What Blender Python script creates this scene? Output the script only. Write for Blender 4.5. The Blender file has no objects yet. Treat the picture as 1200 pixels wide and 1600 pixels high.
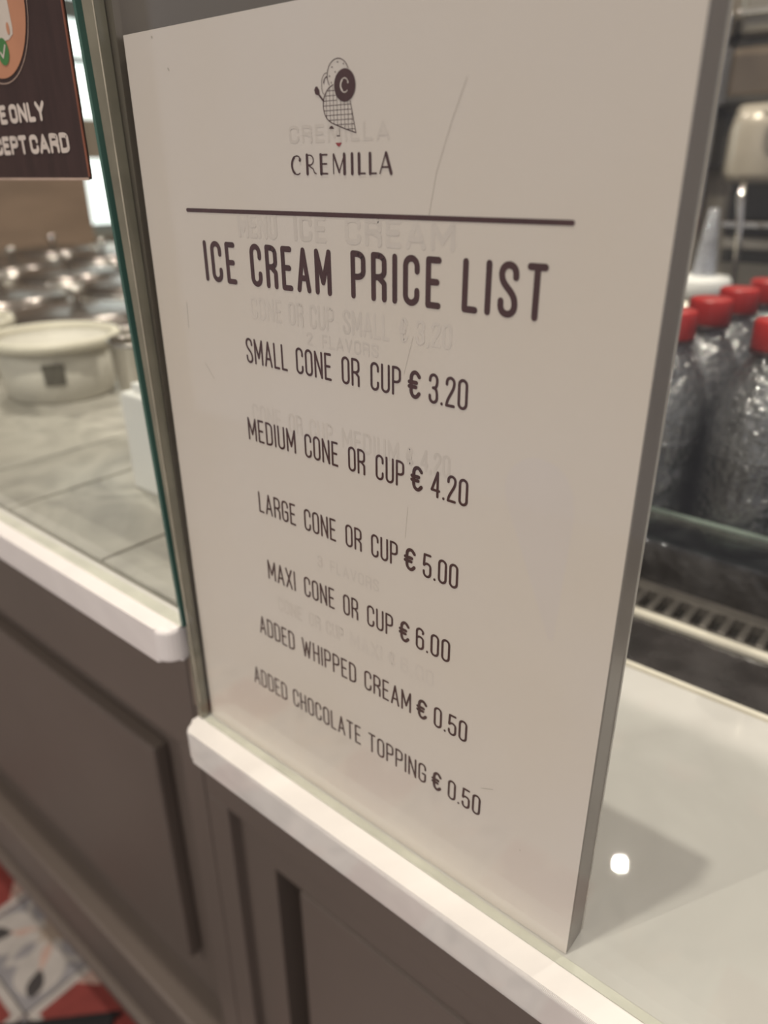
import bpy, bmesh, math, random
from mathutils import Matrix, Vector
random.seed(7)
S = bpy.context.scene
COL = S.collection
PI = math.pi

# ------------------------------------------------------------------ camera
# solved from the outline of the price sign (0.21 x 0.312 m, plane y = 0)
RM = ((0.76760904, 0.26524724, -0.58345545),
      (0.64089368, -0.32565746, 0.69512769),
      (-0.00562591, -0.90751921, -0.41997289))      # columns: right, down, forward
CP = (0.27357098, -0.18039243, 0.26595635)
cam = bpy.data.cameras.new('camera')
camo = bpy.data.objects.new('camera', cam)
COL.objects.link(camo)
M4 = Matrix.Identity(4)
for i in range(3):
    M4[i][0] = RM[i][0]; M4[i][1] = -RM[i][1]; M4[i][2] = -RM[i][2]; M4[i][3] = CP[i]
camo.matrix_world = M4
cam.sensor_fit = 'VERTICAL'; cam.sensor_height = 36.0
cam.lens = 1144.894 / 1600.0 * 36.0
cam.clip_start = 0.01
cam.dof.use_dof = True
cam.dof.focus_distance = 0.248
cam.dof.aperture_fstop = 7.0
S.camera = camo

# ------------------------------------------------------------------ view, world
S.view_settings.view_transform = 'Standard'
S.view_settings.look = 'None'
S.view_settings.gamma = 1.0
S.view_settings.use_curve_mapping = False
S.view_settings.exposure = 0.60
try:
    S.cycles.transparent_max_bounces = 24
    S.cycles.max_bounces = 10
    S.cycles.sample_clamp_indirect = 4.0
except Exception:
    pass
W = bpy.data.worlds.new('shop_front_daylight'); S.world = W
W.use_nodes = True
W.node_tree.nodes['Background'].inputs[0].default_value = (0.88, 0.82, 0.86, 1)
W.node_tree.nodes['Background'].inputs[1].default_value = 0.30
LAMP_COL = (1.0, 0.905, 0.785)
LAMPS = [((0.084, -0.28), 60), ((-0.21, 1.545), 14), ((-1.25, 0.35), 48), ((0.95, -1.75), 54), ((-0.75, -1.75), 58), ((-1.9, 1.4), 34), ((0.55, 0.95), 20)]  # front pair added to light the paper, last one added for bottle sparkles
CEIL = 1.75
FLOOR = -0.92

# ------------------------------------------------------------------ materials
MATS = {}
def mat(name, col, rough=.5, metal=0.0, var=0.0, scale=8.0, col2=None, bump=0.0, bscale=60.0, coat=0.0, emis=None, spec=0.5, stretch=None):
    """procedural principled: colour broken up by a noise field, optional noise bump"""
    m = bpy.data.materials.new(name); m.use_nodes = True
    nt = m.node_tree; b = nt.nodes['Principled BSDF']
    b.inputs['Base Color'].default_value = (*col, 1); b.inputs['Roughness'].default_value = rough
    b.inputs['Metallic'].default_value = metal; b.inputs['Specular IOR Level'].default_value = spec
    if coat: b.inputs['Coat Weight'].default_value = coat; b.inputs['Coat Roughness'].default_value = .05
    tc = nt.nodes.new('ShaderNodeTexCoord'); mp = nt.nodes.new('ShaderNodeMapping')
    nt.links.new(tc.outputs['Object'], mp.inputs[0])
    if stretch: mp.inputs['Scale'].default_value = stretch
    if var or col2:
        n = nt.nodes.new('ShaderNodeTexNoise'); n.inputs['Scale'].default_value = scale; n.inputs['Detail'].default_value = 5
        nt.links.new(mp.outputs[0], n.inputs['Vector'])
        r = nt.nodes.new('ShaderNodeValToRGB'); nt.links.new(n.outputs['Fac'], r.inputs[0])
        c2 = col2 or tuple(c * (1 - var) for c in col)
        c1 = col if col2 else tuple(min(1, c * (1 + var)) for c in col)
        r.color_ramp.elements[0].position = .35; r.color_ramp.elements[0].color = (*c2, 1)
        r.color_ramp.elements[1].position = .65; r.color_ramp.elements[1].color = (*c1, 1)
        nt.links.new(r.outputs[0], b.inputs['Base Color'])
    if bump:
        n2 = nt.nodes.new('ShaderNodeTexNoise'); n2.inputs['Scale'].default_value = bscale; n2.inputs['Detail'].default_value = 4
        nt.links.new(mp.outputs[0], n2.inputs['Vector'])
        bp = nt.nodes.new('ShaderNodeBump'); bp.inputs['Strength'].default_value = bump; bp.inputs['Distance'].default_value = .003
        nt.links.new(n2.outputs['Fac'], bp.inputs['Height']); nt.links.new(bp.outputs[0], b.inputs['Normal'])
    if emis:
        b.inputs['Emission Color'].default_value = (*emis[0], 1); b.inputs['Emission Strength'].default_value = emis[1]
    MATS[name] = m
    return m

def glassmat(name, tint, f0=.04, haze=0.0, hazecol=(.5, .5, .5), bump=0.0, bscale=40, rough=0.0):
    """clear sheet: straight-through light plus Schlick reflection, optional translucent body"""
    m = bpy.data.materials.new(name); m.use_nodes = True
    nt = m.node_tree; nt.nodes.clear(); N = nt.nodes.new; L = nt.links.new
    out = N('ShaderNodeOutputMaterial'); tr = N('ShaderNodeBsdfTransparent'); tr.inputs[0].default_value = (*tint, 1)
    gl = N('ShaderNodeBsdfGlossy'); gl.inputs['Roughness'].default_value = rough; gl.inputs['Color'].default_value = (1, 1, 1, 1)
    lw = N('ShaderNodeLayerWeight'); lw.inputs[0].default_value = .5
    p = N('ShaderNodeMath'); p.operation = 'POWER'; p.inputs[1].default_value = 5.0; L(lw.outputs['Facing'], p.inputs[0])
    a = N('ShaderNodeMath'); a.operation = 'MULTIPLY_ADD'; a.inputs[1].default_value = 1 - f0; a.inputs[2].default_value = f0; L(p.outputs[0], a.inputs[0])
    tc = N('ShaderNodeTexCoord'); n = N('ShaderNodeTexNoise'); n.inputs['Scale'].default_value = bscale; L(tc.outputs['Object'], n.inputs['Vector'])
    body = tr
    if haze:
        d = N('ShaderNodeBsdfDiffuse'); d.inputs[0].default_value = (*hazecol, 1)
        mm = N('ShaderNodeMath'); mm.operation = 'MULTIPLY'; mm.inputs[1].default_value = haze * 2; L(n.outputs['Fac'], mm.inputs[0])
        mx0 = N('ShaderNodeMixShader'); L(mm.outputs[0], mx0.inputs[0]); L(tr.outputs[0], mx0.inputs[1]); L(d.outputs[0], mx0.inputs[2]); body = mx0
    if bump:
        bp = N('ShaderNodeBump'); bp.inputs['Strength'].default_value = bump; bp.inputs['Distance'].default_value = .004
        L(n.outputs['Fac'], bp.inputs['Height']); L(bp.outputs[0], gl.inputs['Normal'])
    mx = N('ShaderNodeMixShader'); L(a.outputs[0], mx.inputs[0]); L(body.outputs[0], mx.inputs[1]); L(gl.outputs[0], mx.inputs[2])
    L(mx.outputs[0], out.inputs[0])
    MATS[name] = m
    return m

def marble(name, base, vein, scale=9, rough=.13, amount=.5, wid=(.49, .53)):
    m = bpy.data.materials.new(name); m.use_nodes = True
    nt = m.node_tree; N = nt.nodes.new; L = nt.links.new; b = nt.nodes['Principled BSDF']
    tc = N('ShaderNodeTexCoord')
    n = N('ShaderNodeTexNoise'); n.inputs['Scale'].default_value = scale; n.inputs['Detail'].default_value = 7; n.inputs['Distortion'].default_value = 1.2
    L(tc.outputs['Object'], n.inputs['Vector'])
    r = N('ShaderNodeValToRGB'); e = r.color_ramp.elements
    mid = tuple(a * (1 - amount) + c * amount for a, c in zip(base, vein))
    e[0].position = wid[0] - .12; e[0].color = (*base, 1); e[1].position = wid[1] + .14; e[1].color = (*base, 1)
    q = e.new((wid[0] + wid[1]) / 2); q.color = (*mid, 1)
    L(n.outputs['Fac'], r.inputs[0])
    n2 = N('ShaderNodeTexNoise'); n2.inputs['Scale'].default_value = scale * .35; L(tc.outputs['Object'], n2.inputs['Vector'])
    mx = N('ShaderNodeMix'); mx.data_type = 'RGBA'; L(n2.outputs['Fac'], mx.inputs['Factor']); mx.inputs[6].default_value = (*base, 1); L(r.outputs[0], mx.inputs[7])
    L(mx.outputs[2], b.inputs['Base Color']); b.inputs['Roughness'].default_value = rough
    MATS[name] = m
    return m

mat('paper', (.82, .73, .69), .6, var=.0, scale=7, col2=(.80, .70, .63), spec=.3)
mat('ghost_ink', (.755, .665, .615), .6, var=.05, scale=40, spec=.3)
mat('ghost_tint', (.80, .71, .68), .6, scale=12, col2=(.78, .685, .64), spec=.3)
mat('scratch', (.58, .51, .45), .6, var=.05, scale=60)
mat('board_side_shade', (.24, .21, .19), .35, var=.06, scale=20)  # pale board coloured dark, the shade of its right side is in the colour
mat('board_edge', (.62, .58, .53), .25, var=.1, scale=120)
mat('ink', (.072, .024, .024), .55, var=.12, scale=90, spec=.3)
mat('lip_red', (.36, .035, .04), .5, var=.08, scale=80)
glassmat('pane_glass', (.970, .985, .975), .026)
mat('glass_edge_sheen', (.12, .23, .185), .08, scale=3.2, col2=(.02, .075, .07), coat=.5)  # pale and dark greens paint in the reflections along the edge
mat('glass_edge_olive', (.20, .19, .145), .2, var=.25, scale=25)
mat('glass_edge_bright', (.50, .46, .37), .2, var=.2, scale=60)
marble('counter_marble', (.71, .69, .665), (.42, .40, .385), 6, .02, .6, (.50, .52))
marble('ledge_marble', (.72, .69, .68), (.55, .52, .52), 11, .25, .5)
marble('deck_marble', (.27, .26, .235), (.60, .58, .52), 13, .3, 1.0, (.44, .56))
mat('grout', (.55, .53, .47), .7, var=.1, scale=30)
mat('cabinet_paint', (.122, .100, .086), .45, var=.05, scale=5, bump=.02, bscale=150)
mat('partition_steel', (.28, .245, .205), .33, .55, var=.08, scale=6, stretch=(1, 1, .1))
mat('seal', (.035, .04, .04), .4, var=.2, scale=30)
mat('card_brown', (.042, .022, .020), .45, var=.16, scale=60, stretch=(3, 1, .6))
mat('card_edge', (.24, .085, .05), .5, var=.15, scale=70)
mat('card_edge_pale', (.48, .36, .29), .5, var=.12, scale=70)
mat('salmon', (.50, .235, .135), .5, var=.06, scale=50)
mat('card_cream', (.60, .54, .47), .5, var=.05, scale=40)
mat('card_text', (.64, .57, .51), .5, var=.06, scale=50)
mat('badge_green', (.055, .19, .055), .5, var=.1, scale=40)
mat('tub_plastic', (.60, .58, .52), .5, var=.05, scale=18)
mat('tub_rim', (.66, .63, .53), .4, var=.05, scale=18)
mat('tub_label', (.10, .10, .085), .6, var=.4, scale=300)
mat('white_plastic', (.86, .86, .84), .4, var=.03, scale=18)
mat('steel', (.52, .50, .47), .22, 1.0, var=.12, scale=14)
mat('dark_steel', (.17, .15, .14), .24, .85, var=.25, scale=12)
mat('brushed_steel', (.40, .37, .33), .34, .8, var=.1, scale=10, stretch=(.15, 1, 4))
mat('brown_wood', (.29, .205, .15), .5, var=.12, scale=5, stretch=(1, 1, 6))
mat('black_glass', (.040, .036, .037), .07, 0, var=.5, scale=30, bump=.25, bscale=90, spec=.8)
mat('well_steel', (.11, .11, .12), .16, .8, var=.6, scale=40, bump=1.0, bscale=110)
mat('grille_metal', (.17, .155, .14), .38, .5, var=.15, scale=60)
mat('slot_black', (.004, .004, .004), .6, var=.2, scale=30)
mat('rim_glint_white', (.86, .81, .70), .25, var=.04, scale=40)
mat('pane_foot', (.56, .55, .48), .3, var=.1, scale=40)
glassmat('guard_glass', (.90, .95, .92), .05)
mat('guard_edge', (.20, .25, .215), .15, var=.3, scale=30, coat=.6)
glassmat('bottle_plastic', (.78, .79, .80), .16, haze=.05, hazecol=(.30, .30, .32), bump=1.0, bscale=190, rough=.13)
mat('frost', (.27, .27, .28), .22, .3, col2=(.10, .10, .105), scale=90, bump=1.0, bscale=230, spec=.9)
mat('drink', (.008, .010, .009), .12, var=.5, scale=30, spec=.6)
mat('cap_red', (.44, .018, .016), .38, var=.08, scale=60)
mat('cap_seal', (.05, .012, .012), .5, var=.1, scale=60)
mat('machine_grey', (.30, .275, .235), .32, .5, var=.07, scale=9)
mat('machine_brown', (.19, .15, .115), .25, .6, var=.18, scale=16)
mat('machine_cream', (.47, .42, .35), .3, .2, var=.07, scale=20)
mat('machine_dark', (.040, .036, .030), .3, var=.3, scale=20)
mat('chrome', (.74, .71, .67), .15, 1.0, var=.05, scale=30)
glassmat('clear_cup', (.80, .82, .85), .08, haze=.28, hazecol=(.7, .7, .74))
mat('floor_plain', (.32, .29, .27), .5, var=.1, scale=6)
mat('tile_white', (.43, .40, .375), .45, var=.08, scale=30)
mat('tile_grey', (.26, .25, .26), .45, var=.1, scale=30)
mat('tile_taupe', (.32, .26, .21), .45, var=.1, scale=30)
mat('tile_red', (.22, .046, .040), .45, var=.12, scale=30)
mat('tile_pink', (.47, .33, .28), .45, var=.1, scale=30)
mat('tile_dark', (.06, .055, .055), .45, var=.1, scale=30)
mat('mat_black', (.008, .008, .009), .8, var=.3, scale=200)
mat('wall_paint', (.42, .36, .29), .7, var=.05, scale=3)
mat('ceiling_paint', (.70, .66, .60), .8, var=.03, scale=3)
mat('window_frame', (.30, .34, .33), .5, var=.05, scale=10)
mat('daylight_pane', (.8, .85, .85), .5, var=.02, scale=3, emis=((.93, 1.0, .97), 1.15))
mat('lamp_trim', (.75, .73, .70), .4, var=.03, scale=20)
mat('lamp_bulb', (1, .9, .75), .5, var=.02, scale=10, emis=(LAMP_COL, 12))

# ------------------------------------------------------------------ helpers
def link(name, verts, faces, m, parent=None, smooth=False):
    me = bpy.data.meshes.new(name); me.from_pydata(verts, [], faces); me.update()
    return linkmesh(name, me, m, parent, smooth)
def linkmesh(name, me, m, parent=None, smooth=False):
    if m: 
        for k in (m if isinstance(m, (list, tuple)) else [m]): me.materials.append(MATS[k])
    if smooth:
        for p in me.polygons: p.use_smooth = True
    o = bpy.data.objects.new(name, me); COL.objects.link(o); o.parent = parent
    return o
def fromb(name, bm, m, parent=None, smooth=False):
    bmesh.ops.recalc_face_normals(bm, faces=bm.faces)
    me = bpy.data.meshes.new(name); bm.to_mesh(me); bm.free()
    return linkmesh(name, me, m, parent, smooth)
def addbox(bm, lo, hi):
    vs = [bm.verts.new((x, y, z)) for x in (lo[0], hi[0]) for y in (lo[1], hi[1]) for z in (lo[2], hi[2])]
    for f in ((0, 1, 3, 2), (4, 6, 7, 5), (0, 4, 5, 1), (2, 3, 7, 6), (0, 2, 6, 4), (1, 5, 7, 3)):
        bm.faces.new([vs[i] for i in f])
def box(name, lo, hi, m, parent=None, bev=0.0, seg=2, edges=None):
    bm = bmesh.new(); addbox(bm, lo, hi)
    if bev:
        es = [e for e in bm.edges if edges is None or edges(e)]
        bmesh.ops.bevel(bm, geom=es, offset=bev, segments=seg, profile=.5, affect='EDGES')
    return fromb(name, bm, m, parent)
def lathe_bm(prof, n=32, c=(0, 0, 0)):
    bm = bmesh.new(); rings = []
    for r, z in prof:
        if r < 1e-6: rings.append([bm.verts.new((c[0], c[1], c[2] + z))])
        else: rings.append([bm.verts.new((c[0] + r * math.cos(2 * PI * k / n), c[1] + r * math.sin(2 * PI * k / n), c[2] + z)) for k in range(n)])
    for a, b in zip(rings, rings[1:]):
        for k in range(n):
            v = [a[k % len(a)], a[(k + 1) % len(a)], b[(k + 1) % len(b)], b[k % len(b)]]
            u = []
            for q in v:
                if q not in u: u.append(q)
            if len(u) > 2:
                try: bm.faces.new(u)
                except ValueError: pass
    return bm
def lathe(name, prof, m, parent=None, n=32, c=(0, 0, 0), smooth=True):
    return fromb(name, lathe_bm(prof, n, c), m, parent, smooth)
def tube(name, pts, r, m, parent=None, n=10):
    bm = bmesh.new(); rings = []
    for i, p in enumerate(pts):
        p = Vector(p); d = (Vector(pts[min(i + 1, len(pts) - 1)]) - Vector(pts[max(i - 1, 0)])).normalized()
        a = d.orthogonal().normalized() if i == 0 else (rings[-1][1] - d * d.dot(rings[-1][1])).normalized()
        b = d.cross(a); rr = r[i] if isinstance(r, (list, tuple)) else r
        rings.append(([bm.verts.new(p + (a * math.cos(2 * PI * k / n) + b * math.sin(2 * PI * k / n)) * rr) for k in range(n)], a))
    for (A, _), (B, _) in zip(rings, rings[1:]):
        for k in range(n): bm.faces.new((A[k], A[(k + 1) % n], B[(k + 1) % n], B[k]))
    bm.faces.new(rings[0][0]); bm.faces.new(rings[-1][0])
    return fromb(name, bm, m, parent, True)
def prism(name, pts, a0, a1, axis, m, parent=None):
    """extrude polygon pts along axis ('x','y','z') from a0 to a1"""
    n = len(pts)
    def P(p, a): return {'y': (p[0], a, p[1]), 'x': (a, p[0], p[1]), 'z': (p[0], p[1], a)}[axis]
    bm = bmesh.new(); A = [bm.verts.new(P(p, a0)) for p in pts]; B = [bm.verts.new(P(p, a1)) for p in pts]
    bm.faces.new(A); bm.faces.new(B)
    for k in range(n): bm.faces.new((A[k], A[(k + 1) % n], B[(k + 1) % n], B[k]))
    return fromb(name, bm, m, parent)
def thing(name, label, cat, loc=(0, 0, 0), group=None):
    o = bpy.data.objects.new(name, None); COL.objects.link(o); o.location = loc; o.empty_display_size = .02
    return tag(o, label, cat, group)
def tag(o, label, cat, group=None):
    o['label'] = label; o['category'] = cat
    if group: o['group'] = group
    return o
def struct(o):
    o['kind'] = 'structure'; return o
def dup(root, loc, label=None, rz=0.0):
    r = root.copy(); COL.objects.link(r); r.location = loc; r.rotation_euler = (0, 0, rz)
    if label: r['label'] = label
    for ch in list(root.children):
        c = ch.copy(); COL.objects.link(c); c.parent = r
        for g in ch.children:
            d = g.copy(); COL.objects.link(d); d.parent = c
    return r

# ------------------------------------------------------------------ stroke lettering
def arc(cx, cy, rx, ry, a0, a1, n=9):
    return [(cx + rx * math.cos(math.radians(a0 + (a1 - a0) * k / n)), cy + ry * math.sin(math.radians(a0 + (a1 - a0) * k / n))) for k in range(n + 1)]
def bez(p0, p1, p2, p3, n=8):
    out = []
    for k in range(n + 1):
        t = k / n; u = 1 - t
        out.append(tuple(u ** 3 * a + 3 * u * u * t * b + 3 * u * t * t * c + t ** 3 * d for a, b, c, d in zip(p0, p1, p2, p3)))
    return out
R_ = .17     # corner height of the narrow round letters (width 1, height 1)
OO = arc(.5, 1 - R_, .5, R_, 0, 180) + arc(.5, R_, .5, R_, 180, 360) + [(1, 1 - R_)]
G = {
 'A': (1.15, [[(0, 0), (.5, 1), (1, 0)], [(.17, .3), (.83, .3)]]),
 'C': (1, [[(1, .72)] + arc(.5, 1 - R_, .5, R_, 0, 180) + arc(.5, R_, .5, R_, 180, 360) + [(1, .28)]]),
 'D': (1, [[(0, 0), (0, 1), (.4, 1)] + arc(.4, 1 - R_ * 1.1, .6, R_ * 1.1, 90, 0) + arc(.4, R_ * 1.1, .6, R_ * 1.1, 0, -90) + [(0, 0)]]),
 'E': (.85, [[(1, 1), (0, 1), (0, 0), (1, 0)], [(0, .52), (.85, .52)]]),
 'F': (.85, [[(1, 1), (0, 1), (0, 0)], [(0, .52), (.85, .52)]]),
 'G': (1, [[(1, .74)] + arc(.5, 1 - R_, .5, R_, 0, 180) + arc(.5, R_, .5, R_, 180, 360) + [(1, .48), (.55, .48)]]),
 'H': (1, [[(0, 0), (0, 1)], [(1, 0), (1, 1)], [(0, .52), (1, .52)]]),
 'I': (.0, [[(0, 0), (0, 1)]]),
 'L': (.8, [[(0, 1), (0, 0), (1, 0)]]),
 'M': (1.35, [[(0, 0), (0, 1), (.5, .25), (1, 1), (1, 0)]]),
 'N': (1.08, [[(0, 0), (0, 1), (1, 0), (1, 1)]]),
 'O': (1, [OO]),
 'P': (1, [[(0, 0), (0, 1), (.4, 1)] + arc(.4, .86, .6, .14, 90, 0) + arc(.4, .6, .6, .14, 0, -90) + [(0, .46)]]),
 'R': (1, [[(0, 0), (0, 1), (.4, 1)] + arc(.4, .86, .6, .14, 90, 0) + arc(.4, .64, .6, .14, 0, -90) + [(0, .5)], [(.5, .5), (1, .36), (1, 0)]]),
 'S': (1, [[(1, .76)] + arc(.5, 1 - R_, .5, R_, 0, 180) + bez((0, .80), (.0, .55), (1, .5), (1, .22)) + arc(.5, R_, .5, R_, 0, -180) + [(0, .26)]]),
 'T': (1, [[(0, 1), (1, 1)], [(.5, 1), (.5, 0)]]),
 'U': (1, [[(0, 1)] + arc(.5, R_, .5, R_, 180, 360) + [(1, 1)]]),
 'V': (1.1, [[(0, 1), (.5, 0), (1, 1)]]),
 'W': (1.6, [[(0, 1), (.25, 0), (.5, .85), (.75, 0), (1, 1)]]),
 'X': (1.05, [[(0, 0), (1, 1)], [(0, 1), (1, 0)]]),
 'Y': (1.1, [[(0, 1), (.5, .48), (1, 1)], [(.5, .48), (.5, 0)]]),
 '0': (1, [OO]),
 '2': (1, [[(0, .76)] + arc(.5, 1 - R_, .5, R_, 180, 0) + bez((1, .8), (1, .55), (.1, .3), (0, 0)) + [(1, 0)]]),
 '3': (1, [[(0, .78)] + arc(.5, 1 - R_, .5, R_, 180, 0) + bez((1, .82), (1, .58), (.8, .53), (.45, .53)), bez((.45, .53), (.8, .53), (1, .48), (1, .22)) + arc(.5, R_, .5, R_, 0, -180) + [(0, .24)]]),
 '4': (1.1, [[(.78, 0), (.78, 1), (0, .25), (1, .25)]]),
 '5': (1, [[(.95, 1), (.1, 1), (.0, .52)] + arc(.5, .46, .5, .14, 160, 0) + arc(.5, R_, .5, R_, 0, -180) + [(0, .24)]]),
 '6': (1, [[(.95, .8)] + arc(.5, 1 - R_, .5, R_, 10, 180) + arc(.5, R_, .5, R_, 180, 360) + arc(.5, .46, .5, .14, 0, 180)]),
 '.': (.0, [[(0, 0), (0, .012)]]),
 ',': (.15, [[(.5, .03), (0, -.1)]]),
 '€': (1, [[(1, .84)] + arc(.58, .74, .40, .26, 50, 180) + arc(.58, .26, .40, .26, 180, 310) + [(1, .16)], [(0, .59), (.72, .59)], [(0, .41), (.66, .41)]]),
}
def ribbon(V, F, pts, w, y, lev=0):
    """flat stroke in the xz plane with round joints; the pieces lie microns apart so that none coincide"""
    h = w / 2; e = 5e-6
    for i, ((x0, z0), (x1, z1)) in enumerate(zip(pts, pts[1:])):
        d = math.hypot(x1 - x0, z1 - z0)
        if d < 1e-9: continue
        nx, nz = -(z1 - z0) / d * h, (x1 - x0) / d * h
        b = len(V); q = y - e * (lev * 7 + i % 3); V += [(x0 + nx, q, z0 + nz), (x0 - nx, q, z0 - nz), (x1 - nx, q, z1 - nz), (x1 + nx, q, z1 + nz)]
        F.append((b, b + 1, b + 2, b + 3))
    for i, (x, z) in enumerate(pts):
        if i and math.hypot(x - pts[0][0], z - pts[0][1]) < 1e-7: continue
        if i and math.hypot(x - pts[i - 1][0], z - pts[i - 1][1]) < 1e-7: continue
        b = len(V); n = 10; q = y - e * (lev * 7 + 3 + i % 4)
        V += [(x + h * math.cos(2 * PI * k / n), q, z + h * math.sin(2 * PI * k / n)) for k in range(n)]
        F.append(tuple(range(b, b + n)))
def word(V, F, txt, x0, x1, z0, z1, w, y, gap=.62):
    """fit a word's outer extents to x0..x1, z0..z1"""
    x0 += w / 2; x1 -= w / 2; z0 += w / 2; z1 -= w / 2
    tot = sum(G[c][0] for c in txt) + gap * (len(txt) - 1)
    u = (x1 - x0) / tot if tot else 0; x = x0
    for c in txt:
        gw, st = G[c]
        for k, s in enumerate(st): ribbon(V, F, [(x + a * gw * u, z0 + b * (z1 - z0)) for a, b in s], w, y, k)
        x += (gw + gap) * u
def lettering(name, words, w, y, m, parent, gap=.62):
    V, F = [], []
    for t in words: word(V, F, t[0], t[1], t[2], t[3], t[4], t[5] if len(t) > 5 else w, y, t[6] if len(t) > 6 else gap)
    return link(name, V, F, m, parent)
def strokes(name, lines, y, m, parent):
    V, F = [], []
    for k, (pts, w) in enumerate(lines): ribbon(V, F, pts, w, y, k % 3)
    return link(name, V, F, m, parent)
def patch(name, polys, y, m, parent):
    """flat printed shapes; each polygon is a list of (x, z)"""
    V, F = [], []
    for p in polys:
        b = len(V); V += [(a, y, c) for a, c in p]; F.append(tuple(range(b, b + len(p))))
    return link(name, V, F, m, parent)
def ell(cx, cz, rx, rz, n=40, a0=0, a1=360):
    k = n if a1 - a0 == 360 else n + 1
    return [(cx + rx * math.cos(math.radians(a0 + (a1 - a0) * i / n)), cz + rz * math.sin(math.radians(a0 + (a1 - a0) * i / n))) for i in range(k)]

# ================================================================== SETTING
fl = struct(box('floor', (-3.2, -2.2, FLOOR - .06), (2.4, 2.5, FLOOR - .012), 'floor_plain'))
struct(box('wall_back', (-3.2, 2.42, FLOOR - .012), (2.4, 2.5, CEIL), 'wall_paint'))
struct(box('wall_left', (-3.2, -2.2, FLOOR - .012), (-3.1, 2.42, CEIL), 'wall_paint'))
struct(box('ceiling', (-3.2, -2.2, CEIL), (2.4, 2.5, CEIL + .06), 'ceiling_paint'))
win = struct(box('window_1', (-3.098, 1.30, .02), (-3.090, 2.36, 1.35), 'daylight_pane'))
for z, h in ((.02, .04), (.70, .022), (.86, .07), (1.31, .05)):
    box('glazing_bar', (-3.090, 1.30, z), (-3.06, 2.36, z + h), 'window_frame', win)
box('lower_panel', (-3.090, 1.30, .33), (-3.055, 2.36, .49), 'wall_paint', win)
for z in (.53, .565, .60):
    box('blind_slat', (-3.088, 1.34, z), (-3.060, 2.32, z + .012), 'lamp_trim', win)
for y in (1.30, 1.58, 2.32):
    box('mullion', (-3.090, y, .02), (-3.055, y + .04, 1.36), 'window_frame', win)

# floor tiles (0.20 m cement tiles, four quarter ornaments and plain red ones)
def tile_mesh(kind):
    s = .0985; V, F, MI = [], [], []
    def quadbox(mi):
        b = len(V); t, d = 0.0, -.0119
        V.extend([(-s, -s, t), (s, -s, t), (s, s, t), (-s, s, t), (-s, -s, d), (s, -s, d), (s, s, d), (-s, s, d)])
        for f in ((0, 1, 2, 3), (0, 4, 5, 1), (1, 5, 6, 2), (2, 6, 7, 3), (3, 7, 4, 0)): F.append(tuple(b + i for i in f)); MI.append(mi)
    lay = [0]
    def poly(pts, mi):
        lay[0] += 1; b = len(V); V.extend([(x, y, .00006 * lay[0]) for x, y in pts]); F.append(tuple(range(b, b + len(pts)))); MI.append(mi)
    def petal(cx, cy, a, l, w, mi, n=12):
        P = []
        for k in range(n + 1): t = k / n; P.append((l * t, w * math.sin(PI * t ** .8)))
        for k in range(n - 1, 0, -1): t = k / n; P.append((l * t, -w * math.sin(PI * t ** .8)))
        ca, sa = math.cos(a), math.sin(a)
        poly([(cx + x * ca - y * sa, cy + x * sa + y * ca) for x, y in P], mi)
    if kind == 'ornate':
        quadbox(1)
        for q in range(4):
            a = q * PI / 2
            poly([(math.cos(a + PI / 4) * .074 + .040 * math.cos(t), math.sin(a + PI / 4) * .074 + .040 * math.sin(t)) for t in [2 * PI * k / 20 for k in range(20)]], 0)
            petal(0, 0, a, .088, .030, 0)
            petal(.030 * math.cos(a), .030 * math.sin(a), a, .045, .010, 1)
            petal(.118 * math.cos(a + PI / 4), .118 * math.sin(a + PI / 4), a + PI / 4 + PI, .050, .013, 5)
            petal(.02 * math.cos(a + PI / 4), .02 * math.sin(a + PI / 4), a + PI / 4, .055, .008, 4)
        poly([((.034 if k % 2 == 0 else .018) * math.cos(PI * k / 8), (.034 if k % 2 == 0 else .018) * math.sin(PI * k / 8)) for k in range(16)], 2)
    else:
        quadbox(3)
        for q in range(4):
            c_, s_ = round(math.cos(q * PI / 2)), round(math.sin(q * PI / 2))
            for P, mi in (([(-s, -s), (s, -s), (s - .013, -s + .013), (-s + .013, -s + .013)], 0), ([(-.022, -.084), (.022, -.084), (0, -.052)], 4)):
                poly([(x * c_ - y * s_, x * s_ + y * c_) for x, y in P], mi)
    me = bpy.data.meshes.new('tile_' + kind); me.from_pydata(V, [], F); me.update()
    for k in ('tile_white', 'tile_grey', 'tile_taupe', 'tile_red', 'tile_pink', 'tile_dark'): me.materials.append(MATS[k])
    for p, i in zip(me.polygons, MI): p.material_index = i
    return me
TM = [tile_mesh('ornate'), tile_mesh('red')]
TX, TY = -.613, .0            # one tile corner seen in the photograph
for i in range(-5, 6):
    for j in range(-4, 2):
        o = bpy.data.objects.new('tile', TM[(i + j + 1) % 2]); COL.objects.link(o); o.parent = fl
        o.location = (TX + (i + .5) * .2, TY + (j + .5) * .2, FLOOR)

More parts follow.
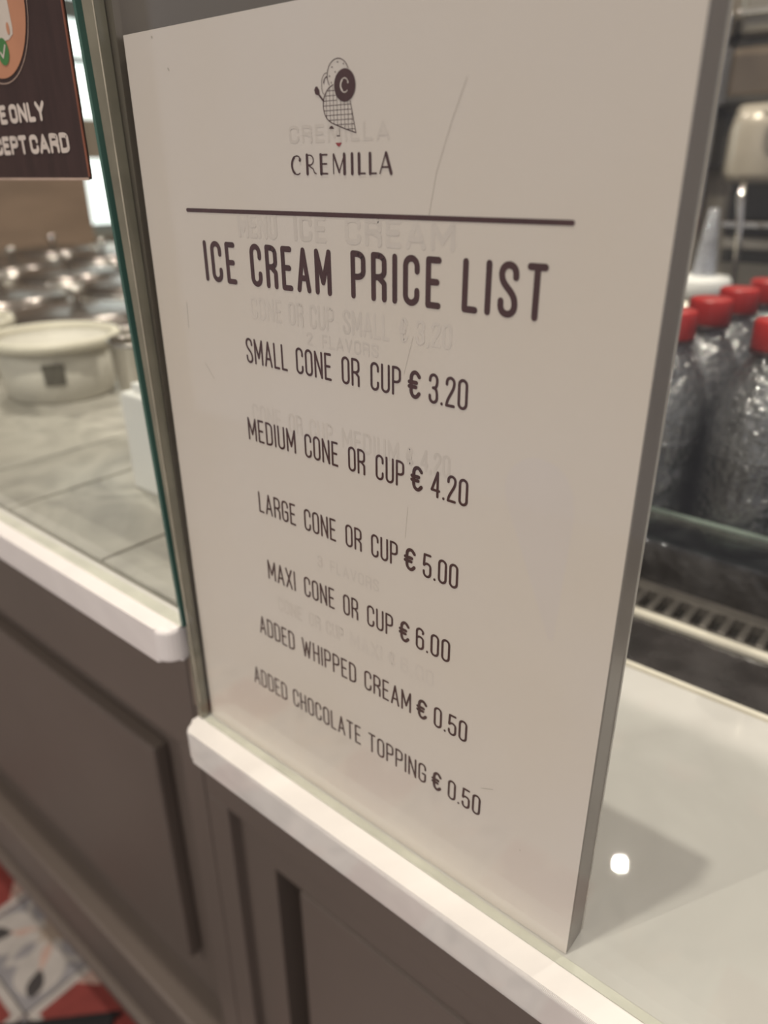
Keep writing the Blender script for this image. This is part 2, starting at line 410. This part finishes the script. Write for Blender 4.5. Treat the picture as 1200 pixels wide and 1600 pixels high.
# ================================================================== CABINETS
YF = .06
def cab(name, label, x0, x1, top, parts, kick=True):
    t = thing(name, label, 'cabinet', ((x0 + x1) / 2, .30, FLOOR))
    inv = Matrix.Translation(t.location).inverted()
    for nm, lo, hi, m, bev in parts:
        o = box(nm, lo, hi, m, t, bev); o.matrix_parent_inverse = inv
    return t
CP_ = 'cabinet_paint'
XL0, XL1, XR0, XR1 = -1.62, -.1155, -.114, .86
left_parts = [
    ('body', (XL0, .105, -.80), (XL1, .60, .0355), CP_, 0), ('toe_kick', (XL0 + .01, .125, FLOOR), (XL1, .59, -.80), CP_, 0),
    ('top_rail', (XL0, YF, -.143), (XL1, .105, .0355), CP_, .0015), ('bottom_rail', (XL0, YF, -.655), (XL1, .105, -.590), CP_, .004),
    ('skirting', (XL0, YF + .012, -.735), (XL1, .105, -.655), CP_, .003), ('skirting_bead', (XL0, YF + .002, -.755), (XL1, .105, -.735), CP_, .005),
    ('stile', (-.1420, YF, -.590), (XL1, .105, -.143), CP_, .0015), ('stile', (-.90, YF, -.590), (-.83, .105, -.143), CP_, .0015),
    ('panel', (-.83, .098, -.590), (-.1420, .105, -.143), CP_, 0),
    ('raised_field', (-.745, .082, -.515), (-.227, .098, -.217), CP_, .003),
    ('panel', (XL0, .098, -.590), (-.90, .105, -.143), CP_, 0),
]
cab('counter_cabinet', 'brown painted panelled cabinet front under the raised marble ledge', XL0, XL1, .0355, left_parts)
right_parts = [
    ('body', (XR0, .105, -.80), (XR1, .60, -.072), CP_, 0), ('top_support', (XR0, .105, -.072), (XR1, .184, -.0215), CP_, 0), ('toe_kick', (XR0, .125, FLOOR), (XR1, .59, -.80), CP_, 0),
    ('top_rail', (XR0, YF, -.178), (XR1, .105, -.0215), CP_, .0015), ('bottom_rail', (XR0, YF, -.755), (XR1, .105, -.590), CP_, .004),
    ('stile', (XR0, YF, -.590), (-.088, .105, -.178), CP_, .0015), ('stile', (XR1 - .06, YF, -.590), (XR1, .105, -.178), CP_, .0015),
    ('panel', (-.088, .070, -.590), (-.0485, .105, -.178), CP_, 0), ('panel_head', (-.0485, .070, -.222), (XR1 - .06, .105, -.178), CP_, 0),
    ('raised_field', (-.020, .068, -.590), (XR1 - .06, .105, -.222), CP_, .0015),
]
cab('counter_cabinet', 'brown painted panelled cabinet front under the lower marble counter', XR0, XR1, -.02, right_parts)

# ================================================================== MARBLE
def slab(name, x0, x1, y0, y1, z0, z1, m, rc, rcorner_right=False, rcorner_left=False):
    pts = []
    if rcorner_left: pts += [(x0 + rc - rc * math.sin(a), y0 + rc - rc * math.cos(a)) for a in [PI / 2 * (1 - k / 6) for k in range(7)]]
    else: pts += [(x0, y0)]
    if rcorner_right: pts += [(x1 - rc + rc * math.sin(a), y0 + rc - rc * math.cos(a)) for a in [PI / 2 * k / 6 for k in range(7)]]
    else: pts += [(x1, y0)]
    pts += [(x1, y1), (x0, y1)]
    bm = bmesh.new(); A = [bm.verts.new((p[0], p[1], z0)) for p in pts]; B = [bm.verts.new((p[0], p[1], z1)) for p in pts]
    bm.faces.new(A); bm.faces.new(B); n = len(pts)
    for k in range(n): bm.faces.new((A[k], A[(k + 1) % n], B[(k + 1) % n], B[k]))
    es = [e for e in bm.edges if abs(e.verts[0].co.z - e.verts[1].co.z) < 1e-6 and not (e.verts[0].co.y > y1 - 1e-4 and e.verts[1].co.y > y1 - 1e-4 and e.verts[0].co.z < z1 - 1e-5)]
    bmesh.ops.bevel(bm, geom=es, offset=.0030, segments=6, profile=.5, affect='EDGES')
    return fromb(name, bm, m)
LZ = .0565
tag(slab('marble_counter', -.0055, .86, -.0165, .186, -.0205, 0, 'counter_marble', .007, rcorner_left=True), 'white marble counter slab that the price list stands on', 'counter')
tag(slab('marble_ledge', -1.62, -.0085, -.0165, .0050, LZ - .0205, LZ, 'ledge_marble', .009, rcorner_right=True), 'narrow raised white marble ledge under the card sign pane', 'ledge')

# raised deck of grey marble slabs inside the gelato case
dk = thing('display_deck', 'grey veined marble slab deck inside the gelato display case', 'deck', (-.9, .5, LZ - .0205))
inv = Matrix.Translation(dk.location).inverted()
for x0, x1, y0, y1 in ((-2.2, -.0175, .006, .74), (-2.2, -.3, .74, 1.25)):
    o = box('bedding', (x0, y0, LZ - .0205), (x1, y1, LZ - .004), 'grout', dk); o.matrix_parent_inverse = inv
xs = [-.0175, -.105, -.222, -.3, -.44, -.66, -.88, -1.10, -1.32, -1.54, -1.76, -1.98, -2.2]
for a, b in zip(xs, xs[1:]):
    ys = [.006, .215, .48, .74, 1.0, 1.25]
    for c, d in zip(ys, ys[1:]):
        if a > -.3 and c > .7: continue
        o = box('marble_slab', (b + .0012, c + .0012, LZ - .004), (a - .0012, d - .0012, LZ), 'deck_marble', dk, .0006, 1); o.matrix_parent_inverse = inv

# ================================================================== PARTITION, PANES
pt = thing('steel_partition', 'brown-grey steel partition between gelato case and bottle station', 'partition', (-.010, .25, .0005))
def px(o, p): o.matrix_parent_inverse = Matrix.Translation(p.location).inverted(); return o
px(box('sheet', (-.0145, .0025, .0005), (-.0055, .52, .62), 'partition_steel', pt, .001), pt)
px(box('rubber_seal', (-.0150, -.0009, .0005), (-.0030, .0020, .60), 'partition_steel', pt), pt)

# sign-side pane (y -.0055 .. -.0013)
gp = thing('glass_screen', 'clear glass pane standing on the lower counter before the price list', 'glass pane', (.4, -.0034, .0005))
ZT = .62
def edge_x(z): return -.0034 - .022 * (z - .05) if z > .05 else -.0034
px(prism('pane', [(edge_x(0) + .0022, .0005), (.86, .0005), (.86, ZT), (edge_x(ZT) + .0022, ZT)], -.0055, -.0013, 'y', 'pane_glass', gp), gp)
def le(z): return -.0066 - .045 * (z - .0565)
px(prism('polished_edge', [(-.0048, .0005), (edge_x(0) + .0022, .0005), (edge_x(.05) + .0022, .05), (edge_x(ZT) + .0022, ZT), (le(ZT) + .0040, ZT), (le(.0585) + .0030, .0585), (-.0048, .0580)], -.0055, -.0013, 'y', 'glass_edge_olive', gp), gp)
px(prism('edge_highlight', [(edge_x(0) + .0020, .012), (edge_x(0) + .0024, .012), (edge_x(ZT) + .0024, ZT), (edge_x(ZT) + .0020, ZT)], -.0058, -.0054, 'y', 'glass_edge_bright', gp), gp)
px(box('foot_seal', (.0, -.0053, .00005), (.86, -.0015, .0005), 'pane_foot', gp), gp)
# case-side pane
gl = thing('glass_screen', 'clear glass pane standing on the raised ledge behind the card sign', 'glass pane', (-.7, -.003, LZ))
def le(z): return -.0066 - .045 * (z - .0565)
px(prism('pane', [(-1.62, LZ + .0004), (le(LZ) - .0018, LZ + .0004), (le(ZT) - .0018, ZT), (-1.62, ZT)], -.0060, -.0005, 'y', 'pane_glass', gl), gl)
px(prism('green_edge', [(le(LZ) - .0018, LZ + .0004), (le(LZ), LZ + .0004), (le(ZT), ZT), (le(ZT) - .0018, ZT)], -.0060, -.0005, 'y', 'glass_edge_sheen', gl), gl)
px(box('foot_seal', (-1.62, -.0064, LZ), (le(LZ) - .002, .0004, LZ + .0004), 'pane_foot', gl), gl)

# ================================================================== PRICE SIGN
ps = thing('price_sign', 'cream ice cream price list board standing upright behind clear glass', 'sign', (.105, .006, .0002))
SW, SH, ST = .21, .312, .0125
px(box('board', (0, .0002, .0002), (SW, ST, SH), 'board_side_shade', ps, .0008, 2), ps)
sheet = px(box('paper_sheet', (.0003, -.0002, .0004), (SW - .0003, .0002, SH - .0003), 'paper', ps), ps)
px(box('back_edge', (SW - .0002, ST - .0010, .002), (SW + .0003, ST, SH - .002), 'board_edge', ps), ps)
YI = -.00032
def add(o): return o
add(strokes('rule', [([(.0273, .2538), (.1842, .2544)], .00135)], YI, 'ink', sheet))
add(lettering('title_lettering', [('ICE', .0345, .0528, .2289, .2436), ('CREAM', .0608, .1006, .2291, .2437), ('PRICE', .1092, .1446, .2293, .2440), ('LIST', .1520, .1788, .2294, .2443)], .0019, YI, 'ink', sheet, .95))
LINES = [
 (.2004, .2100, [('SMALL', .0545, .0771), ('CONE', .0816, .0991), ('OR', .1039, .1121), ('CUP', .1169, .1298)], (.1326, .1378), ('3.20', .1409, .1555)),
 (.1688, .1783, [('MEDIUM', .0516, .0789), ('CONE', .0837, .1009), ('OR', .1058, .1139), ('CUP', .1187, .1314)], (.1341, .1393), ('4.20', .1425, .1572)),
 (.1374, .1469, [('LARGE', .0543, .0764), ('CONE', .0812, .0984), ('OR', .1033, .1115), ('CUP', .1161, .1287)], (.1315, .1368), ('5.00', .1399, .1548)),
 (.1060, .1156, [('MAXI', .0566, .0737), ('CONE', .0789, .0962), ('OR', .1009, .1089), ('CUP', .1135, .1265)], (.1293, .1344), ('6.00', .1373, .1527)),
 (.0742, .0839, [('ADDED', .0476, .0706), ('WHIPPED', .0753, .1069), ('CREAM', .1114, .1355)], (.1381, .1433), ('0.50', .1464, .1616)),
 (.0425, .0524, [('ADDED', .0400, .0631), ('CHOCOLATE', .0671, .1087), ('TOPPING', .1130, .1435)], (.1462, .1511), ('0.50', .1541, .1692)),
]
for zb, zt, ws, eu, pr in LINES:
    T = [(w, a, b, zb, zt) for w, a, b in ws] + [('€', eu[0], eu[1], zb + .0002, zt - .0002, .0013), (pr[0], pr[1], pr[2], zb, zt, .00095, .66)]
    add(lettering('price_line', T, .00088, YI, 'ink', sheet))

# brand lettering: thick and thin strokes
zb, zt = .26585, .2711
zm = (zb + zt) / 2
th, tn = .00105, .00038
B = []
B += [([(.0884, .2702)] + arc(.0872, .2683, .0024, .00268, 60, 300, 14), tn), (arc(.0872, .2683, .0023, .0026, 120, 240, 8), .0008), ([(.0887, .2700), (.0886, .2697)], .0009)]
B += [([(.0918, zb), (.0918, zt)], th), ([(.0918, zt), (.0930, zt)] + arc(.0930, zt - .0014, .0016, .0014, 80, -80, 8) + [(.0921, .26835), (.0944, .2672), (.0949, zb + .0003), (.0957, zb)], tn)]
B += [([(.0979, zb), (.0979, zt)], th), ([(.0979, zt), (.1005, zt)], .0005), ([(.0979, zm + .0001), (.1003, zm + .0001)], .0005), ([(.0979, zb), (.1006, zb)], .0005)]
B += [([(.1031, zb), (.1031, zt), (.1054, zb + .0003), (.1077, zt)], tn), ([(.1033, zt), (.1055, zb + .0004)], .0007), ([(.1077, zb), (.1077, zt)], th)]
B += [([(.1108, zb), (.1108, zt)], th), ([(.1136, zb), (.1136, zt)], th), ([(.1136, zb), (.1160, zb)], .0005), ([(.1179, zb), (.1179, zt)], th), ([(.1179, zb), (.1203, zb)], .0005)]
B += [([(.1217, zb), (.1239, zt + .0002)], tn), ([(.1240, zt), (.1259, zb)], th), ([(.1225, .2675), (.1252, .2675)], .0005)]
add(strokes('brand_lettering', B, YI, 'ink', sheet))
# emblem: waffle cone, scoop, round badge with a letter, spoon, bow, nose and red lips
coneL = bez((.1040, .28945), (.0985, .2880), (.0985, .2815), (.1027, .2797), 14) + [(.1050, .2789), (.1085, .2778), (.1126, .2767)]
E_ = [(coneL, .00028), ([(.1126, .2767), (.1106, .2850)], .00022)]
def conex(z):
    best = None
    for (a, b), (c, d) in zip(coneL, coneL[1:]):
        if min(b, d) <= z <= max(b, d) and abs(d - b) > 1e-9:
            v = a + (c - a) * (z - b) / (d - b); best = v if best is None else min(best, v)
    return best
for k in range(9):
    z = .28800 - k * .00128
    xl = conex(z); xr = .1126 - (z - .2767) / .0083 * .0020
    if z > .2849: xr = .1052
    if xl and xr > xl: E_.append(([(xl, z), (xr, z)], .00014))
for k in range(8):
    x = .1010 + k * .00145
    zs = [z * 1e-5 for z in range(27680, 28900, 6) if conex(z * 1e-5) and conex(z * 1e-5) < x and x < .1126 - (z * 1e-5 - .2767) / .0083 * .0020]
    if zs: E_.append(([(x, min(zs)), (x, max(zs))], .00012))
E_ += [(arc(.1060, .2918, .0043, .0041, 20, 215, 20), .00022), (arc(.1014, .2896, .0021, .0030, 85, 235, 12), .00016), (arc(.1018, .2897, .0017, .0020, 100, 170, 8), .00030)]
E_ += [([(.0999, .2855), (.0977, .2876)], .00055), ([(.1061, .2782), (.1061, .2761)], .00013), ([(.1061, .2761), (.1050, .2761)], .0003)]
for a, b in ((.1060, .2950), (.1038, .2939), (.1083, .2944), (.1050, .2926), (.1027, .2917), (.1033, .2900)): E_.append(([(a, b), (a + .00004, b)], .0004))
add(strokes('emblem_lines', E_, YI, 'ink', sheet))
add(patch('emblem_shapes', [ell(.1086, .28905, .0042, .0042), [(.0962, .2886), (.0968, .2894), (.0975, .2894), (.0983, .2884), (.0984, .2876), (.0976, .2871), (.0966, .2875)], [(.1018, .2781), (.1023, .2787), (.1029, .27885), (.1034, .2786), (.1039, .2780)]], YI - .00004, 'ink', sheet))
add(strokes('emblem_letter', [([(.1100, .2899)] + arc(.1086, .28905, .0016, .0018, 55, 310, 16), .00026), (arc(.1085, .28905, .0014, .0016, 125, 235, 8), .00055), ([(.1100, .2897), (.1100, .28965)], .0005)], YI - .0001, 'paper', sheet))
add(patch('emblem_lips', [[(.1042, .27425), (.1069, .27425), (.1064, .2737), (.1056, .2731), (.1048, .2736)]], YI, 'lip_red', sheet))
# faint print of the older sheet showing through
GH = [('CREMILLA', .0842, .1254, .2745, .2795, .0009), ('MENU', .0555, .0760, .2455, .2538, .0016), ('ICE', .0840, .0990, .2455, .2538, .0016), ('CREAM', .1070, .1490, .2455, .2538, .0016),
      ('CONE', .0590, .0755, .2175, .2255, .0010), ('OR', .0790, .0865, .2175, .2255, .0010), ('CUP', .0895, .1010, .2175, .2255, .0010), ('SMALL', .1050, .1250, .2175, .2255, .0010), ('€', .1290, .1325, .2180, .2255, .0012), ('3,20', .1355, .1490, .2180, .2255, .0010),
      ('2', .0876, .0905, .2115, .2160, .0007), ('FLAVORS', .0950, .1204, .2115, .2160, .0007),
      ('CONE', .0550, .0715, .1770, .1845, .0010), ('OR', .0755, .0830, .1770, .1845, .0010), ('CUP', .0865, .0985, .1770, .1845, .0010), ('MEDIUM', .1030, .1290, .1770, .1845, .0010), ('€', .1320, .1352, .1775, .1840, .0012), ('4,20', .1380, .1500, .1770, .1845, .0010),
      ('3', .0875, .0902, .1230, .1282, .0007), ('FLAVORS', .0945, .1197, .1230, .1282, .0007),
      ('CONE', .0615, .0765, .0920, .0990, .0010), ('OR', .0805, .0875, .0920, .0990, .0010), ('CUP', .0905, .1005, .0920, .0990, .0010), ('MAXI', .1040, .1210, .0920, .0990, .0010), ('€', .1240, .1275, .0925, .0990, .0012), ('6,00', .1300, .1460, .0920, .0990, .0010)]
add(patch('show_through_cone', [[(.1703, .1800)] + ell(.1815, .1800, .0112, .0112, 16, 180, 0)[1:-1] + [(.1928, .1800), (.1935, .1760), (.1910, .1327), (.1893, .1327), (.1712, .1745)]], -.00022, 'ghost_tint', sheet))
add(lettering('show_through_print', GH, .001, -.00024, 'ghost_ink', sheet))
for k in [([(.1395, .2540), (.1420, .2660), (.1465, .2780), (.1510, .2880)], .00022), ([(.1310, .2080), (.1345, .2200)], .00016), ([(.1320, .1500), (.1330, .1620)], .00014), ([(.0197, .2095), (.0202, .2195)], .0004), ([(.028, .1965), (.033, .1905)], .0003), ([(.0250, .2995), (.0254, .2990)], .0007), ([(.0175, .3096), (.0178, .3095)], .0007), ([(.1690, .0570), (.1740, .0595)], .0003), ([(.1870, .0380), (.1872, .0380)], .0005)]:
    add(strokes('scratch', [k], -.00025, 'scratch', sheet))

# ================================================================== CARD SIGN
cs = thing('card_sign', 'dark brown card payment sign with salmon disc on the glass', 'sign', (-.09, -.0068, .2642))
def adc(o): return px(o, cs)
CX1, CZ0 = -.0252, .2642
YC = -.0074
card = adc(box('card', (-.165, YC + .0001, CZ0), (CX1, -.0062, .415), 'card_brown', cs, .0008, 2, lambda e: abs(e.verts[0].co.y - e.verts[1].co.y) > 1e-5))
adc(box('side_border', (CX1 - .0009, YC, CZ0 + .001), (CX1 + .0002, YC + .0004, .414), 'card_edge', cs))
adc(box('bottom_border', (-.165, YC, CZ0 - .0003), (CX1 - .0008, YC + .0004, CZ0 + .0007), 'card_edge_pale', cs))
YD = YC - .00008
ccx, ccz, crr = -.0800, .3310, .0278
(strokes('disc_ring', [(ell(ccx, ccz, crr + .0019, crr + .0019, 60) + [(ccx + crr + .0019, ccz)], .00035)], YD, 'card_edge_pale', card))
(patch('disc', [ell(ccx, ccz, crr, crr, 60)], YD, 'salmon', card))
(patch('card_reader_picture', [[(-.098, .345), (-.0665, .352), (-.0655, .320), (-.0662, .3178), (-.070, .3163), (-.098, .3150)]], YD - .00008, 'card_cream', card))
(patch('reader_button', [ell(-.0692, .3200, .0013, .0022, 20)], YD - .00016, 'salmon', card))
(strokes('reader_marks', [([(-.0790, .3245), (-.0745, .3252)], .0006), ([(-.0785, .3230), (-.0755, .3235)], .0006)], YD - .00016, 'tile_taupe', card))
(patch('check_badge', [ell(-.0768, .3126, .0049, .0049, 32)], YD - .00016, 'badge_green', card))
(strokes('check_mark', [([(-.0792, .3125), (-.0775, .3106), (-.0742, .3146)], .0009)], YD - .00024, 'card_text', card))
(lettering('lettering', [('WE', -.1025, -.0850, .2862, .2936), ('ONLY', -.0822, -.0514, .2862, .2936), ('ACCEPT', -.1185, -.0716, .2741, .2816), ('CARD', -.0690, -.0366, .2741, .2816)], .0019, YD, 'card_text', card, .52))

# ================================================================== GELATO CASE CONTENTS
def tub(label, loc, rz):
    t = thing('gelato_tub', label, 'tub', loc, 'white tubs on the gelato deck')
    bw = lathe('bowl', [(.0, .0), (.050, 0), (.053, .003), (.061, .056), (.0590, .056), (.0515, .005), (0, .005)], 'tub_plastic', t)
    lathe('rim', [(.0600, .052), (.0655, .053), (.0665, .058), (.0645, .0625), (.0600, .0620), (.0585, .058), (.0600, .052)], 'tub_rim', t)
    pts = []
    V, F = [], []
    for k in range(5):
        a = math.radians(-10 + 20 * k / 4)
        for z, r in ((.020, .0566), (.042, .0598)): V.append((r * math.cos(a), r * math.sin(a), z))
    for k in range(4): F.append((2 * k, 2 * k + 2, 2 * k + 3, 2 * k + 1))
    link('label_sticker', V, F, 'tub_label', bw)
    t.rotation_euler = (0, 0, rz)
    return t
tb = tub('white round tub with a dark square sticker near the glass', (-.478, .186, LZ), math.radians(-32))
dup(tb, (-.640, .150, LZ), 'white round tub behind the card sign pane, beside the stickered tub', math.radians(-58))
nb = thing('napkin_box', 'bright white upright napkin box beside the steel partition', 'box', (-.165, .106, LZ))
box('case', (-.024, -.022, 0), (.024, .030, .072), 'white_plastic', nb, .002)
box('napkin', (-.018, -.016, .072), (.018, .024, .078), 'white_plastic', nb, .001)
cu = thing('steel_cup', 'small shiny steel cup between napkin box and tub', 'cup', (-.345, .205, LZ))
lathe('bowl', [(0, 0), (.024, 0), (.025, .003), (.031, .066), (.033, .069), (.031, .071), (.029, .066), (.023, .004), (0, .004)], 'steel', cu)
tube('handle', [(.031, 0, .06), (.048, 0, .055), (.050, 0, .035), (.028, 0, .02)], .003, 'steel', cu)
lid = thing('gelato_pot', 'round gelato pot with a domed steel lid and knob', 'pot', (-.82, .40, LZ), 'lidded gelato pots on the deck')
dome = lathe('lid', [(.108, 0), (.108, .012), (.100, .020), (.085, .024), (.040, .030), (.0, .032)], 'dark_steel', lid, 36)
lathe('collar', [(.116, 0), (.117, .006), (.113, .009), (.108, .009)], 'steel', lid, 36)
lathe('knob', [(.006, .030), (.006, .042), (.014, .047), (.015, .053), (.009, .058), (0, .059)], 'steel', dome, 20)
for i in range(5):
    for j in range(3):
        if i == 0 and j == 0: continue
        dup(lid, (-.82 - .258 * i + .03 * (j % 2), .40 + .252 * j, LZ))
bp_ = thing('serving_cabinet', 'brown wooden cabinet at the far end of the gelato deck', 'cabinet', (-2.13, .95, LZ))
px(box('body', (-2.19, .60, LZ), (-2.09, 1.175, .50), 'brown_wood', bp_, .004), bp_)
px(box('top', (-2.2, .59, .50), (-2.08, 1.185, .52), 'brown_wood', bp_, .004), bp_)

# ================================================================== BOTTLE STATION
bs = thing('bottle_station', 'dark glossy bottle station set into the counter behind the marble', 'counter', (.35, .45, -.06))
def adb(o): return px(o, bs)
adb(box('base', (-.004, .188, -.07), (.86, .855, -.012), 'machine_dark', bs))
adb(box('white_rim_and_glint', (-.004, .1868, -.012), (.86, .1900, .0006), 'rim_glint_white', bs, .0010))  # strip added as the bright highlight on the marble's rear edge
adb(box('black_glass_strip', (-.004, .1902, -.012), (.86, .2455, -.004), 'black_glass', bs))
adb(box('white_rim_and_glint', (-.004, .2460, -.012), (.86, .2525, -.0005), 'rim_glint_white', bs, .0015))
adb(box('grille_pit', (-.004, .2525, -.0119), (.86, .292, -.0100), 'slot_black', bs))
adb(box('grille_rail', (-.004, .2527, -.0099), (.86, .2570, -.0015), 'grille_metal', bs, .0008))
adb(box('grille_rail', (-.004, .2805, -.0099), (.86, .292, -.0015), 'grille_metal', bs, .0008))
bar = None
x = .0005
while x < .855:
    if bar is None:
        bar = box('grille_bar', (-.0025, .257, -.0085), (.0025, .2805, -.0016), 'grille_metal', bs, .0006, 1); o = bar
    else:
        o = bar.copy(); COL.objects.link(o)
    o.matrix_parent_inverse = Matrix.Translation(bs.location).inverted(); o.location = (x, 0, 0)
    x += .0116
DZ = .030
adb(box('bottle_deck', (-.004, .2922, -.012), (.86, .855, DZ), 'well_steel', bs, .001, 2))
gg = thing('glass_guard', 'low clear glass guard with green edge before the bottles', 'glass guard', (.3, .295, DZ))
px(box('pane', (.0, .2935, DZ), (.70, .2965, DZ + .0210), 'guard_glass', gg), gg)
px(box('edge', (.0, .2935, DZ + .0210), (.70, .2965, DZ + .0240), 'guard_edge', gg, .0008), gg)

bt = thing('bottle', 'clear ribbed drink bottle with red screw cap standing among others', 'bottle', (.167, .329, DZ), 'red capped bottles behind the glass guard')
K = [(0, .001), (.022, .0), (.029, .003), (.0312, .010), (.0315, .024), (.0303, .027), (.0315, .030), (.0315, .046), (.0303, .049), (.0315, .052), (.0315, .068), (.0307, .074), (.0314, .082), (.0300, .092), (.0262, .105), (.0205, .117), (.0160, .125), (.0134, .130), (.0134, .1335)]
lathe('body', K, 'bottle_plastic', bt, 40)
lathe('drink', [(0, .003), (.022, .003), (.027, .006), (.0294, .012), (.0294, .064), (.0280, .0655), (0, .0655)], 'drink', bt, 32)
lathe('frosted_shoulder', [(.0285, .0665), (.0288, .080), (.0278, .092), (.0240, .104), (.0185, .116), (.0140, .124), (.0115, .1300), (0, .1300)], 'frost', bt, 36)
cap = lathe('screw_cap', [(0, .1345), (.0142, .1345), (.0149, .1355), (.0149, .1500), (.0142, .1520), (.012, .1528), (0, .1528)], 'cap_red', bt, 32)
lathe('seal_ring', [(.0134, .1315), (.0150, .1320), (.0150, .1338), (.0134, .1343)], 'cap_seal', cap, 28)
for p in ((.102, .327), (.105, .3925), (.106, .4575), (.111, .5225), (.170, .394), (.172, .459), (.040, .395), (.041, .460), (.176, .525), (.231, .331)):
    dup(bt, (p[0], p[1], DZ), rz=random.random() * 6)

# ---- back counter machine
cm = thing('coffee_machine', 'large grey steel machine with panels behind the bottles', 'machine', (.20, .98, -.92))
def adm(o): return px(o, cm)
adm(box('base', (-.10, .95, FLOOR), (.62, 1.35, -.012), 'machine_dark', cm))
adm(box('body', (-.094, .962, -.012), (.62, 1.34, .62), 'machine_grey', cm, .01))
adm(box('upper_housing', (-.080, .925, .415), (.60, .96, .60), 'machine_grey', cm, .012, 3))
adm(box('panel_rim', (-.078, .915, .4380), (.60, .925, .4440), 'chrome', cm, .002))
adm(box('shadow_gap', (-.078, .930, .4050), (.60, .96, .4130), 'machine_dark', cm))
adm(box('drawer_front', (-.0765, .905, .345), (.60, .96, .404), 'machine_brown', cm, .010, 3))
adm(box('drawer_trim', (-.0795, .915, .342), (-.077, .96, .405), 'chrome', cm, .002))
adm(box('drawer_lip', (-.072, .900, .341), (.60, .93, .350), 'machine_dark', cm, .003))
adm(box('side_slot', (-.079, .93, .270), (-.062, .96, .336), 'machine_dark', cm, .003))
adm(lathe('group_head', [(0, 0), (.055, 0), (.060, .012), (.060, .060), (.054, .086), (0, .086)], 'machine_cream', cm, 28, (-.004, .925, .253)))
adm(lathe('gauge', [(0, 0), (.012, 0), (.012, .004), (.015, .005), (.015, -.001), (0, -.001)], 'machine_cream', cm, 24, (.008, .845, .325)))
adm(box('recess', (-.060, .955, .150), (.60, .962, .250), 'machine_dark', cm))
adm(tube('steam_wand', [(-.020, .86, .252), (-.018, .855, .235), (-.012, .85, .205), (-.006, .845, .13)], [.004, .0055, .004, .0032], 'chrome', cm))
adm(box('cup_rail', (-.050, .90, .198), (.60, .915, .206), 'chrome', cm, .002))
adm(box('cup_shelf', (-.050, .915, .170), (.60, .96, .186), 'brushed_steel', cm, .003))
adm(box('drip_tray', (-.050, .86, .030), (.60, .96, .085), 'machine_dark', cm, .004))
adm(box('corner_post', (-.0840, .900, .120), (-.0800, .960, .4400), 'chrome', cm, .002))
ct = thing('white_jar', 'white lidded jar behind the red capped bottles', 'jar', (.004, .69, DZ))
lathe('jar_body', [(0, 0), (.026, 0), (.028, .004), (.028, .112), (0, .112)], 'machine_cream', ct, 32)
lathe('lid', [(.028, .110), (.030, .111), (.030, .126), (.027, .131), (0, .132)], 'white_plastic', ct, 32)
lathe('clear_cone', [(.013, .132), (.0125, .135), (.0055, .200), (.0045, .200), (.0115, .1345)], 'clear_cup', ct, 24)

# ================================================================== FLOOR MAT
fm = thing('floor_mat', 'black floor mat lying over the patterned tiles', 'mat', (-.500, .098, FLOOR + .0012))
box('pad', (-.60, -.40, 0), (-.008, -.008, .010), 'mat_black', fm, .003)
box('border', (-.612, -.0075, 0), (.0, .0, .005), 'mat_black', fm, .0015)
fm.rotation_euler = (0, 0, math.radians(46.4))

# ================================================================== CEILING LAMPS, SOME ADDED AS FILL
for i, ((x, y), p) in enumerate(LAMPS):
    t = thing('downlight', 'small round warm ceiling downlight from a set partly added for fill', 'lamp', (x, y, CEIL), 'ceiling downlights')
    lathe('trim_ring', [(.030, -.001), (.046, -.001), (.046, -.006), (.036, -.010), (.030, -.006)], 'lamp_trim', t, 24)
    ld = bpy.data.lights.new('downlight_beam', 'SPOT'); ld.energy = p; ld.color = LAMP_COL
    ld.spot_size = math.radians(125); ld.spot_blend = .6; ld.shadow_soft_size = .014
    lo = bpy.data.objects.new('downlight_beam', ld); COL.objects.link(lo); lo.parent = t; lo.location = (0, 0, -.03)
